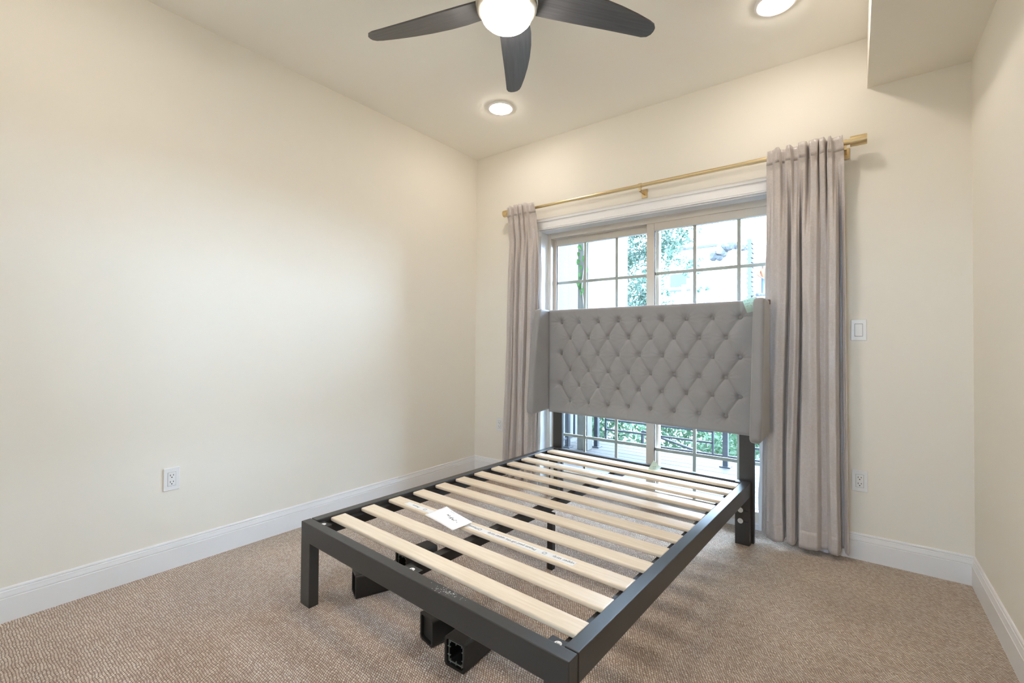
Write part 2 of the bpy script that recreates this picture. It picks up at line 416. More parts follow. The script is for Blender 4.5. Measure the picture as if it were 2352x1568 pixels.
boxo('jamb_board', 'white', casing, OX1 - 0.008, OX1, D, JY, 0, OZ)
boxo('jamb_board', 'white', casing, OX0 + 0.008, OX1 - 0.008, D, JY, OZ - 0.008, OZ)

door = thing('door_1', 'beige framed sliding glass door with grid bars between the panes', None, (0, 0, 0), kind='structure')
FX0, FX1, FZ = OX0 + 0.004, OX1 - 0.004, OZ - 0.006
FY0, FY1 = D + 0.10, D + 0.215
def fr(*a, name='frame_member', m='vinyl', bev=0.003, par=None): return boxo(name, m, door if par is None else par, *a, bev=bev)
fr(FX0, FX0 + 0.034, FY0, FY1, 0.0, FZ); fr(FX1 - 0.034, FX1, FY0, FY1, 0.0, FZ)
fr(FX0 + 0.034, FX1 - 0.034, FY0, FY1, FZ - 0.045, FZ)
fr(FX0 + 0.034, FX1 - 0.034, FY0 - 0.01, FY1, -0.03, 0.035, name='threshold', m='white')
def sash(name, x0, x1, y0, gx0, gx1, gz0, gz1, ztop, bars, label):
    y1 = y0 + 0.040
    s = thing(name, None, None); s.parent = door; s['label'] = label
    fr(x0, gx0, y0, y1, 0.036, ztop, name='stile', par=s); fr(gx1, x1, y0, y1, 0.036, ztop, name='stile', par=s)
    fr(gx0, gx1, y0, y1, gz1, ztop, name='rail', par=s); fr(gx0, gx1, y0, y1, 0.036, gz0, name='rail', par=s)
    boxo('pane', 'glass', s, gx0 - 0.004, gx1 + 0.004, y0 + 0.018, y0 + 0.022, gz0 - 0.004, gz1 + 0.004)
    e = 0.004
    for a in ((gx0, gx0 + e, gz0, gz1), (gx1 - e, gx1, gz0, gz1)):
        boxo('gasket', 'gasket', s, a[0], a[1], y0 + 0.012, y0 + 0.017, a[2], a[3])
    w = 0.0115
    for b in bars: boxo('muntin', 'grille', s, b - w, b + w, y0 + 0.023, y0 + 0.030, gz0, gz1, bev=0.002)
    for z in (0.400, 0.715, 1.030, 1.345, 1.660): boxo('muntin', 'grille', s, gx0, gx1, y0 + 0.0235, y0 + 0.0295, z - w, z + w, bev=0.002)
sash('sliding_panel', -1.203, -0.242, D + 0.105, -1.146, -0.320, 0.105, 1.966, 2.0215, (-0.873, -0.597), 'beige framed glass panel on the inner track, nearer the wide curtain')
sash('sliding_panel', -2.020, -1.128, D + 0.158, -1.996, -1.178, 0.105, 1.970, 2.0215, (-1.740, -1.467), 'beige framed glass panel on the outer track, nearer the narrow curtain')

# ------------------------------------------------------------------ outside: deck, railing, post
deck = thing('deck', 'pale grey wooden deck of long boards outside the glass door', 'deck', (0, 0, -0.05))
n = 13; pw = 0.1365
pl = None
for i in range(n):
    y0 = 3.345 + i * (pw + 0.005)
    if pl is None:
        pl = boxo('plank', 'deckwood', deck, -2.78, 3.2, 0, pw, -0.035, 0.0, bev=0.004); o = pl
    else:
        o = pl.copy(); COL.objects.link(o)
    o.location = (0, y0, 0)
for y in (3.40, 4.25, 5.10):
    boxo('joist', 'deckwood', deck, -2.70, 3.1, y, y + 0.05, -0.20, -0.036)

rail = thing('deck_railing', 'grey iron railing with horizontal bars along the deck edge', 'railing', (0, 4.86, -0.05))
def bars(par, x0, x1, z, h=0.020, name='bar'): return boxo(name, 'iron', par, x0, x1, -0.010, 0.010, z + 0.05 - h / 2, z + 0.05 + h / 2, bev=0.002)
px = [-2.41, -1.015, 0.38, 1.78]
for x in px:
    p = boxo('post', 'iron', rail, x - 0.024, x + 0.024, -0.024, 0.024, 0, 1.06, bev=0.003)
    boxo('base_plate', 'iron', p, x - 0.05, x + 0.05, -0.05, 0.05, 0, 0.012, bev=0.002)
bars(rail, px[0], px[-1], 0.055, name='bottom_bar')
bars(rail, px[0], px[-1], 1.00, 0.035, name='top_bar')
for a, b in zip(px, px[1:]):
    u0, u1 = a + 0.118, b - 0.118
    for x in (u0, u1): boxo('upright', 'iron', rail, x - 0.010, x + 0.010, -0.010, 0.010, 0.11, 1.03)
    for z in (0.170, 0.281, 0.78, 0.89): bars(rail, u0, u1, z)
srail = thing('deck_railing', 'grey iron railing at the narrow end of the deck beside rough stucco', 'railing', (-2.67, 0, -0.05))
for y in (3.42, 4.64):
    p = boxo('post', 'iron', srail, -0.024, 0.024, y - 0.024, y + 0.024, 0, 1.06, bev=0.003)
    boxo('base_plate', 'iron', p, -0.05, 0.05, y - 0.05, y + 0.05, 0, 0.012, bev=0.002)
for z, y0, y1 in ((0.055, 3.42, 5.0), (1.0, 3.42, 5.0), (0.17, 3.54, 4.52), (0.28, 3.54, 4.52), (0.89, 3.54, 4.52)):
    boxo('bar', 'iron', srail, -0.010, 0.010, y0, y1, z + 0.04, z + 0.06, bev=0.002)
for y in (3.54, 4.52, 4.80): boxo('upright', 'iron', srail, -0.010, 0.010, y - 0.010, y + 0.010, 0.09, 1.04)

tag(boxo('wooden_post', 'postwood', None, -2.53, -2.40, 4.61, 4.735, -0.05, 3.30, bev=0.006), 'weathered grey timber post standing on the deck, ivy climbing it', 'post')
bm = bmesh.new()
lp = [(-2.35 + 0.0, 1.55)]
ivy = thing('ivy', 'small bright green ivy leaves climbing the timber post', 'vine', (-2.46, 4.60, 1.3))
bm = bmesh.new()
for a, b in zip([(0.0, 0, 0), (0.02, -0.004, 0.25), (-0.01, -0.004, 0.5), (0.02, -0.004, 0.75), (0.0, -0.004, 1.25)], [(0.02, -0.004, 0.25), (-0.01, -0.004, 0.5), (0.02, -0.004, 0.75), (0, -0.004, 1.25), (0.02, -0.004, 1.3)]):
    tube(bm, a, b, 0.004, seg=6)
obj('stem', bm, 'bark', ivy)
lm = bpy.data.meshes.new('leaf')
lm.from_pydata([(0, 0, 0), (-0.030, -0.006, 0.018), (-0.022, -0.004, -0.022), (0, -0.002, -0.052), (0.022, -0.004, -0.022), (0.030, -0.006, 0.018), (0, -0.006, 0.03)], [], [(0, 6, 1), (0, 1, 2), (0, 2, 3), (0, 3, 4), (0, 4, 5), (0, 5, 6)])
lm.materials.append(MT['ivy'])
for i in range(20):
    o = bpy.data.objects.new('leaf', lm); COL.objects.link(o); o.parent = ivy
    z = 0.42 + 0.85 * (i / 19); x = random.uniform(-0.05, 0.075)
    o.location = (x, -0.010 - random.random() * 0.014, z + random.uniform(-0.02, 0.02))
    o.rotation_euler = (random.uniform(-0.3, 0.3), random.uniform(-0.6, 0.6), random.uniform(-0.4, 0.4)); s_ = random.uniform(0.6, 1.05); o.scale = (s_, s_, s_)
tag(boxo('timber_beam', 'postwood', None, -2.80, 3.3, 4.60, 4.745, 3.30, 3.52, bev=0.006), 'long weathered timber beam resting on the timber post', 'beam')

# ------------------------------------------------------------------ outside: ground, buildings
tag(boxo('ground', 'ground', None, -60, 60, -60, 90, -3.2, -3.0), 'stony ground far below the deck', kind='structure')
bm = bmesh.new(); prism(bm, [(-3.0, 3.0), (-3.0, 5.75), (-7.5, 5.75), (-7.5, 3.0)], -3.0, 6.5)
tag(obj('stucco_building', bm, 'stucco'), 'rough white stucco side wall close to the deck end', 'building')
bm = bmesh.new(); prism(bm, [(-3.353, 8.0), (-3.75, 8.9), (-9.0, 8.9), (-9.0, 8.0)], -3.0, 9.0)
tag(obj('white_building', bm, 'whitewall'), 'plain bright white building wall behind the timber post', 'building')

hy = 25.0
house = thing('neighbour_house', 'large pale house with a small dark window behind the trees', 'house', (0, hy, -3.0))
bm = bmesh.new(); box(bm, -14.5, -4.19, 0, 6, 0, 9.35); bmesh.ops.recalc_face_normals(bm, faces=bm.faces); obj('wall', bm, 'whitewall', house)
boxo('cornice', 'palegrey', house, -14.6, -5.6, -0.10, 0.0, 9.22, 9.34)
boxo('cornice', 'whitewall', house, -14.6, -7.2, -0.35, 0.02, 9.34, 9.75)
w = boxo('window_frame', 'whitewall', house, -8.12, -7.02, -0.06, 0.0, 7.12, 8.06)
boxo('pane', 'palegrey', w, -8.00, -7.14, -0.075, -0.055, 7.25, 7.96)
boxo('sill', 'palegrey', w, -8.20, -6.94, -0.14, 0.0, 7.02, 7.10)
q0 = boxo('quoin_brick', 'palegrey', house, 0, 0.20, -0.03, 0.5, 0, 0.116)
for i in range(26):
    o = q0 if i == 0 else q0.copy()
    if i: COL.objects.link(o)
    o.location = (-4.20 - (0.05 if i % 2 else 0.0) + random.uniform(-0.02, 0.02), -0.02, 6.35 + i * 0.118 - 0.0)
for i, (x, z, s_) in enumerate([(-5.75, 8.72, 0.26), (-5.48, 8.95, 0.30), (-5.18, 9.12, 0.27), (-4.92, 9.20, 0.22), (-4.66, 9.15, 0.20), (-4.42, 9.02, 0.20), (-5.50, 8.62, 0.2), (-5.30, 8.80, 0.18)]):
    bm = bmesh.new(); bmesh.ops.create_icosphere(bm, subdivisions=2, radius=s_)
    for v in bm.verts: v.co *= 0.75 + 0.45 * random.random()
    o = obj('broken_block', bm, 'rubble' if i % 2 else 'palegrey', house); o.location = (x, 0, z)
ledge = boxo('masonry_ledge', 'whitewall', None, -3.97, 2.5, 25.2, 28.0, -3.0, 3.55)
tag(ledge, 'pale broken masonry ledge beside the house corner', 'ledge')
tag(boxo('low_wall', 'palegrey', None, -3.9, 3.0, 33.0, 33.4, -3.0, 6.4), 'distant grey wall top beyond the masonry ledge', 'wall')
for x, y, s_, d_ in [(-3.80, 25.45, 0.17, 'largest pale rubble lump at the end of the masonry ledge'), (-3.47, 25.40, 0.13, 'rounded pale rubble lump midway along the masonry ledge edge'), (-3.20, 25.42, 0.10, 'smallest pale rubble lump lying by itself on the masonry ledge')]:
    bm = bmesh.new(); bmesh.ops.create_icosphere(bm, subdivisions=2, radius=s_)
    for v in bm.verts: v.co *= 0.8 + 0.35 * random.random(); v.co.z *= 0.75
    o = obj('rubble_stone', bm, 'rubble'); o.location = (x, y, 3.55 - min((o.matrix_basis @ v.co).z for v in o.data.vertices) - 0.004)
    tag(o, d_, 'stone', 'rubble stones on the ledge')

# worker on the ledge
def person():
    P = {'pelvis': (0, 0, .93), 'belly': (-.03, 0, 1.08), 'chest': (-.08, -.03, 1.30), 'neck': (-.11, -.05, 1.47), 'head0': (-.12, -.07, 1.53), 'head1': (-.13, -.08, 1.68),
         'shL': (-.26, -.03, 1.40), 'elL': (-.38, -.10, 1.14), 'wrL': (-.24, -.24, 0.98), 'haL': (-.19, -.30, 0.95),
         'shR': (.10, -.03, 1.40), 'elR': (.22, -.08, 1.14), 'wrR': (.10, -.24, 0.98), 'haR': (.05, -.30, .96),
         'hiL': (-.10, 0, .88), 'knL': (-.13, -.05, .48), 'anL': (-.14, .02, .08), 'toL': (-.15, -.14, .035),
         'hiR': (.10, 0, .88), 'knR': (.13, -.05, .48), 'anR': (.14, .02, .08), 'toR': (.15, -.14, .035)}
    R = dict(pelvis=.145, belly=.135, chest=.15, neck=.055, head0=.075, head1=.088, shL=.065, elL=.048, wrL=.032, haL=.04, shR=.065, elR=.048, wrR=.032, haR=.04,
             hiL=.095, knL=.065, anL=.045, toL=.04, hiR=.095, knR=.065, anR=.045, toR=.04)
    E_ = [('pelvis', 'belly'), ('belly', 'chest'), ('chest', 'neck'), ('neck', 'head0'), ('head0', 'head1'), ('chest', 'shL'), ('shL', 'elL'), ('elL', 'wrL'), ('wrL', 'haL'),
          ('chest', 'shR'), ('shR', 'elR'), ('elR', 'wrR'), ('wrR', 'haR'), ('pelvis', 'hiL'), ('hiL', 'knL'), ('knL', 'anL'), ('anL', 'toL'), ('pelvis', 'hiR'), ('hiR', 'knR'), ('knR', 'anR'), ('anR', 'toR')]
    k = list(P)
    me = bpy.data.meshes.new('person'); me.from_pydata([P[a] for a in k], [(k.index(a), k.index(b)) for a, b in E_], [])
    o = bpy.data.objects.new('tmp', me); COL.objects.link(o)
    sk = o.modifiers.new('s', 'SKIN'); sb = o.modifiers.new('d', 'SUBSURF'); sb.levels = 2
    for i, a in enumerate(k):
        me.skin_vertices[0].data[i].radius = (R[a], R[a]); me.skin_vertices[0].data[i].use_root = (a == 'pelvis')
    dg = bpy.context.evaluated_depsgraph_get(); dg.update()
    full = bpy.data.meshes.new_from_object(o.evaluated_get(dg)); bpy.data.objects.remove(o)
    full.materials.clear()
    ms = [mat('orange_shirt', (0.16, 0.055, 0.022), 0.8, var=0.05), mat('blue_jeans', (0.030, 0.045, 0.066), 0.8, var=0.1), mat('skin', (0.08, 0.05, 0.035), 0.6), mat('dark_hair', (0.02, 0.018, 0.016), 0.7)]
    for m in ms: full.materials.append(m)
    for p in full.polygons:
        c = p.center; p.use_smooth = True
        if c.z < .07: p.material_index = 3
        elif c.z < .97 and abs(c.x) < .24 and c.y > -.18: p.material_index = 1
        elif c.z > 1.49: p.material_index = 3 if (c.z > 1.64 or c.y > -.06) else 2
        elif c.y < -.20 and c.z < 1.06: p.material_index = 2
        else: p.material_index = 0
    return obj('person', full, None)
pr = person(); pr.location = (-3.62, 26.2, 3.55); pr.rotation_euler = (0, 0, 0.5); pr.scale = (1.02, 1.02, 1.02)
tag(pr, 'person in an orange shirt and blue trousers on the masonry ledge', 'person')

# ------------------------------------------------------------------ outside: trees and shrubs
def foliage(name, parent, m, blobs, n, size):
    tot = sum(b[3] * b[4] * b[5] for b in blobs)
    V, F = [], []
    for (cx, cy, cz, rx_, ry_, rz_) in blobs:
        k = max(60, int(n * rx_ * ry_ * rz_ / tot))
        tw = rng.normal(size=(max(4, k // 22), 3)); tw /= np.linalg.norm(tw, axis=1, keepdims=True); tw *= rng.uniform(0.45, 1.0, (len(tw), 1))
        for _ in range(k):
            t = tw[rng.integers(len(tw))] + rng.normal(size=3) * 0.13
            c = np.array([cx, cy, cz]) + t * np.array([rx_, ry_, rz_])
            a = rng.normal(size=3); a /= np.linalg.norm(a); b = np.cross(a, rng.normal(size=3)); b /= np.linalg.norm(b)
            s_ = size * rng.uniform(0.6, 1.3); i = len(V)
            V += [c - a * s_, c + b * s_ * 0.42, c + a * s_, c - b * s_ * 0.42]; F.append((i, i + 1, i + 2, i + 3))
    me = bpy.data.meshes.new(name); me.from_pydata([tuple(v) for v in V], [], F); me.update()
    o = obj(name, me, m, parent); o['kind'] = 'stuff'; return o
def tree(name, label, loc, trunk_h, blobs, m, n, size, group=None, limbs=()):
    t = thing(name, label, 'tree' if 'tree' in name else 'shrub', loc, group=group)
    bm = bmesh.new(); tube(bm, (0, 0, 0), (0.1, 0, trunk_h), 0.16 if 'tree' in name else 0.04, 0.07 if 'tree' in name else 0.02, seg=10)
    for a, b, r in limbs: tube(bm, a, b, r, r * 0.4, seg=8)
    obj('trunk', bm, 'bark', t); foliage('crown', t, m, blobs, n, size); return t
# anchors in metres: (x, y) chosen along the sightlines past the white building
tree('leafy_tree', 'tall pale leafy tree between the white building and the pale house', (-4.15, 10.6, -3.0), 5.6,
     [(-0.6, 0, 6.6, 0.9, 0.9, 1.0), (0.0, 0.2, 5.9, 0.70, 0.8, 0.8), (-0.2, 0.3, 7.5, 0.9, 0.9, 0.8), (0.7, 0, 7.0, 0.7, 0.7, 0.7), (-0.2, 0, 4.9, 0.9, 0.8, 0.6), (0.75, 0, 6.35, 0.50, 0.4, 0.45), (0.40, 0, 5.15, 0.55, 0.4, 0.35), (0.55, 0, 7.45, 0.55, 0.4, 0.4)], 'leaf_hi', 14000, 0.050,
     limbs=[((0.05, 0, 3.8), (-0.7, 0, 6.6), 0.08), ((0.07, 0, 4.2), (0.8, 0, 6.8), 0.07)])
tree('leafy_tree', 'smaller pale leafy tree with loose drooping twigs before the dark window', (-4.3, 14.4, -3.0), 6.0,
     [(-1.05, 0, 6.0, 0.45, 0.5, 0.5), (-0.3, 0, 7.3, 0.6, 0.5, 0.5), (0.35, 0, 6.5, 0.45, 0.4, 0.3), (-0.5, 0, 5.0, 0.6, 0.5, 0.35), (0.6, 0, 5.75, 0.3, 0.3, 0.2)], 'leaf_hi', 2200, 0.055,
     limbs=[((0.05, 0, 3.8), (1.0, 0, 6.2), 0.05), ((0.07, 0, 4.2), (-0.4, 0, 5.9), 0.05)])
SH = [(-3.05, 6.6, 'yellow green'), (-1.15, 6.6, 'dense dark green'), (0.80, 6.8, 'small bright green'), (-2.25, 8.1, 'broad leafy green'), (-0.25, 8.2, 'spreading light green'), (-1.6, 9.7, 'tall back row green')]
for i, (x, y, d_) in enumerate(SH):
    tall = 0.75 if y > 8 else 0.4
    tree('garden_shrub', d_ + ' shrub growing below the deck railing', (x, y, -3.0), 2.4,
         [(0, 0, 2.35 + tall, 0.62, 0.45, 0.55), (-0.4, 0.1, 1.9 + tall, 0.42, 0.4, 0.6), (0.4, -0.1, 1.85 + tall, 0.42, 0.4, 0.6), (0, 0, 1.1 + tall, 0.75, 0.45, 0.8), (0.1, 0.05, 2.75 + tall, 0.4, 0.35, 0.35)], 'leaf_lo', 5200, 0.048, group='shrubs below the deck')
bm = bmesh.new(); tube(bm, (-2.1, 5.5, 0.08), (-0.6, 5.5, -0.28), 0.016, seg=8); tube(bm, (-2.1, 5.5, 0.08), (-2.1, 5.5, -3.0), 0.02, seg=8); tube(bm, (-0.6, 5.5, -0.28), (-0.6, 5.5, -3.0), 0.02, seg=8)
tag(obj('stair_handrail', bm, 'iron'), 'thin sloping iron handrail beyond the deck railing', 'handrail')

# ------------------------------------------------------------------ bed
BX, BY, BR, BW, BL, BZ = -1.9628, 1.0658, -0.0462, 1.395, 1.966, 0.3586
bed = thing('bed', 'charcoal metal slatted bed frame with grey buttoned wingback headboard', 'bed', (BX, BY, 0), BR)
RW, RH = 0.044, 0.081
boxo('front_rail', 'metal', bed, 0, BW, 0, RW, BZ - RH, BZ, bev=0.0035, seg=3)
for u0, u1 in ((0, RW), (BW - RW, BW)):
    boxo('side_rail', 'metal', bed, u0, u1, RW + 0.0025, BL - 0.03, BZ - RH, BZ, bev=0.003, seg=3)
boxo('head_rail', 'metal', bed, RW, BW - RW, BL - 0.044, BL - 0.008, BZ - RH, BZ - 0.001, bev=0.003, seg=3)
for u0 in (0, BW - 0.078):
    boxo('leg', 'metal', bed, u0, u0 + 0.078, 0.0, RW - 0.0005, 0, BZ - RH + 0.004, bev=0.0025)
lg = []
for u0 in (0, BW - 0.078):
    l = boxo('leg', 'metal', bed, u0, u0 + 0.078, BL - 0.056, BL - 0.010, 0, BZ - 0.002, bev=0.0025)
    lg.append(l)
    for z in (0.136, 0.198):
        uu = u0 + 0.030
        bm = bmesh.new(); tube(bm, (uu, BL - 0.0555, z), (uu, BL - 0.0600, z), 0.0145, seg=24)
        wsh = obj('washer', bm, 'steel', l); wsh['label'] = 'round pale steel washer'
        bm = bmesh.new(); tube(bm, (uu, BL - 0.0595, z), (uu, BL - 0.0635, z), 0.0065, seg=6); obj('bolt_head', bm, 'steel', l)
        boxo('slot', 'slot', l, uu + 0.012, uu + 0.042, BL - 0.0566, BL - 0.0550, z - 0.0035, z + 0.0035)
# white paint flecks on the front rail
bm = bmesh.new(); r_ = random.Random(5)
for i in range(70):
    u = r_.gauss(0.925, 0.035); v = min(0.040, max(0.004, r_.gauss(0.024, 0.009))); q = r_.uniform(0.0004, 0.0016)
    vs4 = [bm.verts.new((u + a * q, v + b * q * r_.uniform(0.5, 1.2), BZ + 0.0004)) for a, b in ((-1, -1), (1, -0.7), (0.8, 1), (-0.9, 0.8))]; bm.faces.new(vs4)
fl = obj('paint_flecks', bm, 'paper', bed); fl['kind'] = 'stuff'
# inner ledges and clips that carry the slats
for u0, u1 in ((RW, RW + 0.032), (BW - RW - 0.032, BW - RW)):
    boxo('ledge', 'metal_in', bed, u0, u1, RW + 0.02, BL - 0.05, BZ - 0.034, BZ - 0.026)
    boxo('ledge_web', 'metal_in', bed, u0 if u0 < 0.5 else u1 - 0.004, u0 + 0.004 if u0 < 0.5 else u1, RW + 0.02, BL - 0.05, BZ - 0.075, BZ - 0.034)
boxo('centre_rail', 'metal_in', bed, 0.628, 0.668, RW, BL - 0.044, BZ - 0.072, BZ - 0.030, bev=0.003)
boxo('support_leg', 'metal_in', bed, 0.658, 0.690, 0.952, 0.982, 0, BZ - 0.073, bev=0.003)
def fsticker(u, v, ch):
    b_ = boxo('bracket', 'metal_in', bed, u - 0.033, u + 0.033, RW - 0.004, RW + 0.040, BZ - 0.030, BZ - 0.014, bev=0.002)
    bm = bmesh.new(); tube(bm, (u, v, BZ - 0.0142), (u, v, BZ - 0.0130), 0.011, seg=24); s_ = obj('number_sticker', bm, 'paper', b_)
    if ch: s_['label'] = 'round white sticker with the number ' + ch
    if ch: text_mesh('printed_digit', ch, 0.018, 'ink', b_, Matrix.Translation((u, v, BZ - 0.0126)) @ Matrix.Rotation(-PI / 2, 4, 'Z'))
fsticker(1.322, 0.060, '3'); fsticker(0.700, 0.060, '2'); fsticker(0.078, 0.062, '')
# slats
bm = bmesh.new(); box(bm, 0, BW - 2 * RW - 0.004, 0, 0.074, -0.017, 0.0, bev=0.0055, seg=3); bmesh.ops.recalc_face_normals(bm, faces=bm.faces)
sl0 = obj('slat', bm, 'pine', bed, smooth=False); slats = []
SZ = BZ - 0.0045
for i in range(12):
    o = sl0 if i == 0 else sl0.copy()
    if i: COL.objects.link(o)
    o.location = (RW + 0.002, 0.112 + 0.1550 * i, SZ - (0.0 if i % 3 else 0.0006)); slats.append(o)
# printed film strips on slats (local coordinates of the slat)
def strip(sl, a, b, v0, v1, words):
    s_ = boxo('label_strip', 'label', sl, a, b, v0, v1, -0.0008, 0.0007); s_['label'] = 'pale printed film strip stuck on the slat'
    for (u, w, sz) in words:
        if w == '*':
            bm = bmesh.new(); vm = (v0 + v1) / 2
            for k in range(6):
                an = PI * k / 6; c_, sn = math.cos(an), math.sin(an)
                stroke(bm, [(-0.011, 0), (-0.005, 0)], 0.0022, lambda p: (u + p.x * c_ - p.y * sn, vm + p.x * sn + p.y * c_, 0.0011))
                stroke(bm, [(0.005, 0), (0.011, 0)], 0.0022, lambda p: (u + p.x * c_ - p.y * sn, vm + p.x * sn + p.y * c_, 0.0011))
            so = obj('printed_star', bm, 'ink_grey', sl)
        else:
            text_mesh('printed_words', w, sz, 'ink', sl, Matrix.Translation((u, (v0 + v1) / 2, 0.0011)) @ Matrix.Rotation(PI, 4, 'Z'))
o_ = RW + 0.002
TS = 0.0208
strip(slats[2], 0.161 - o_, 1.133 - o_, 0.012, 0.046, [(1.083 - o_, 'upper strip', TS), (0.999 - o_, '*', 0), (0.832 - o_, 'Please peel off the upper strip', TS), (0.660 - o_, '*', 0), (0.622 - o_, 'Please', TS), (0.232 - o_, 'Please', TS), (0.300 - o_, '*', 0)])
for i, a, b in ((11, 0.845, 1.02), (9, 0.30, 1.10)):
    strip(slats[i], a - o_, b - o_, 0.030, 0.064, [(((a + b) / 2) - o_, 'Please peel off', TS), (a + 0.02 - o_, '*', 0)])

# headboard
U0, U1, Z0, Z1 = -0.034, 1.444, 0.622, 1.412
VF = 1.944
rows = [(1.315, 9), (1.194, 8), (1.076, 9), (0.955, 8), (0.843, 9), (0.722, 8)]
UC = 0.705; SP = 0.1575
btn = []
for z, k in rows:
    btn.append([(UC + (j - (k - 1) / 2) * SP, z) for j in range(k)])
segs, soft = [], []
for r in range(5):
    for (ua, za) in btn[r]:
        for (ub, zb) in btn[r + 1]:
            if abs(ua - ub) < SP * 0.6: segs.append((ua, za, ub, zb))
for (u, z) in btn[0]: soft.append((u, z, u, Z1 + 0.02))
for (u, z) in btn[5]: soft.append((u, z, u, Z0 - 0.02))
for r in (0, 2, 4):
    soft.append((btn[r][0][0], btn[r][0][1], U0 - 0.02, btn[r][0][1])); soft.append((btn[r][-1][0], btn[r][-1][1], U1 + 0.02, btn[r][-1][1]))
nu, nz_ = 330, 182
uu = np.linspace(U0, U1, nu); zz = np.linspace(Z0, Z1, nz_); UU, ZZ = np.meshgrid(uu, zz)
def dseg(a):
    ax, az, bx_, bz_ = a; dx, dz = bx_ - ax, bz_ - az
    t = np.clip(((UU - ax) * dx + (ZZ - az) * dz) / (dx * dx + dz * dz), 0, 1)
    return np.hypot(UU - ax - t * dx, ZZ - az - t * dz), t
dmin = np.full(UU.shape, 9.0)
for a in segs: dmin = np.minimum(dmin, dseg(a)[0])
hgt = 0.0125 * (1 - np.exp(-dmin / 0.030)) - 0.0022 * np.exp(-(dmin / 0.003) ** 2)
for a in soft:
    d_, t_ = dseg(a); hgt -= 0.006 * np.exp(-d_ / 0.010) * (1 - t_) ** 0.7
for r in btn:
    for (u, z) in r:
        rr = np.hypot(UU - u, ZZ - z); th = np.arctan2(ZZ - z, UU - u)
        ph = random.uniform(0, 6)
        hgt -= 0.021 * np.exp(-(rr / 0.021) ** 2) + 0.0030 * np.exp(-rr / 0.032) * np.cos(13 * th + ph) * np.clip(rr / 0.02, 0, 1)
hgt += 0.0012 * np.sin(UU * 31 + 2 * np.sin(ZZ * 19)) * np.sin(ZZ * 27 + UU * 11)
edge = np.minimum(np.minimum(UU - U0, U1 - UU), np.minimum(ZZ - Z0, Z1 - ZZ)); re = 0.022
ed = np.clip(edge / re, 0, 1); drop = re * (1 - np.sqrt(1 - (1 - ed) ** 2))
VV = VF + 0.008 - hgt + drop
P = np.stack([UU, VV, ZZ], -1)
# close the panel with sides and back
me = grid_mesh('headboard', P)
bm = bmesh.new(); bm.from_mesh(me); bm.verts.ensure_lookup_table()
ring = [j for j in range(nu)] + [i * nu + nu - 1 for i in range(1, nz_)] + [(nz_ - 1) * nu + j for j in range(nu - 2, -1, -1)] + [i * nu for i in range(nz_ - 2, 0, -1)]
rv = [bm.verts[i] for i in ring]; bv = [bm.verts.new((v.co.x, 1.998, v.co.z)) for v in rv]
for i in range(len(rv)):
    j = (i + 1) % len(rv); bm.faces.new((rv[i], rv[j], bv[j], bv[i]))
bm.faces.new(bv); bmesh.ops.recalc_face_normals(bm, faces=bm.faces)
hb = obj('headboard', bm, 'velvet', bed, smooth=True); hb['label'] = 'grey velvet headboard with diamond button tufting'
bm = bmesh.new(); bmesh.ops.create_uvsphere(bm, u_segments=14, v_segments=8, radius=0.0138)
for v in bm.verts: v.co.y *= 0.5
b0 = obj('button', bm, 'button', hb, smooth=True); first = True
for r in btn:
    for (u, z) in r:
        o = b0 if first else b0.copy()
        if not first: COL.objects.link(o)
        first = False; o.location = (u, VF + 0.0262, z)
def wing(u0, u1, outer):
    prof = [(1.990, 0.640), (1.752, 0.622), (1.736, 0.634), (1.733, 0.66), (1.760, 0.95), (1.795, 1.22), (1.815, 1.34), (1.822, 1.388), (1.838, 1.410), (1.862, 1.416), (1.990, 1.412)]
    bm = bmesh.new()
    A = [bm.verts.new((u0, v, z)) for v, z in prof]; B = [bm.verts.new((u1, v, z)) for v, z in prof]
    fa = bm.faces.new(A); fb = bm.faces.new(B[::-1])
    for i in range(len(prof)): j = (i + 1) % len(prof); bm.faces.new((A[j], A[i], B[i], B[j]))
    bmesh.ops.recalc_face_normals(bm, faces=bm.faces)
    es = [e for e in bm.edges if (e.verts[0].co.x == e.verts[1].co.x)]
    bmesh.ops.bevel(bm, geom=es, offset=0.020, segments=5, affect='EDGES', profile=0.55)
    for v in bm.verts:   # soft padding
        v.co.x += 0.004 * math.sin((v.co.z - 0.62) * 4.0) * (1 if u0 > 0.5 else -1)
    w_ = obj('wing', bm, 'velvet', hb, smooth=True)
    s_ = 1 if outer > 0 else -1; ux = u1 if outer > 0 else u0
    bm = bmesh.new()   # piping seam along outer front edge
    pts = [(v + 0.012, z) for v, z in prof[2:9]]
    for a, b in zip(pts, pts[1:]): tube(bm, (ux - s_ * 0.006, a[0] - 0.002, a[1]), (ux - s_ * 0.006, b[0] - 0.002, b[1]), 0.0035, seg=8)
    obj('piping', bm, 'velvet', w_, smooth=True)
    return w_
wing(U0 - 0.056, U0 + 0.002, -1); wr = wing(U1 - 0.016, U1 + 0.042, 1)
for u0 in (0.002, 1.328):
    boxo('strut', 'metal', hb, u0, u0 + 0.080, 1.962, 1.990, 0, 0.80, bev=0.003)
boxo('corner_tape', 'brown', hb, U1 + 0.020, U1 + 0.044, 1.965, 1.992, 1.385, 1.413, bev=0.003)
# notes
def bedpt(u, v, z):
    c, s_ = math.cos(BR), math.sin(BR); return (BX + c * u - s_ * v, BY + s_ * u + c * v, z)

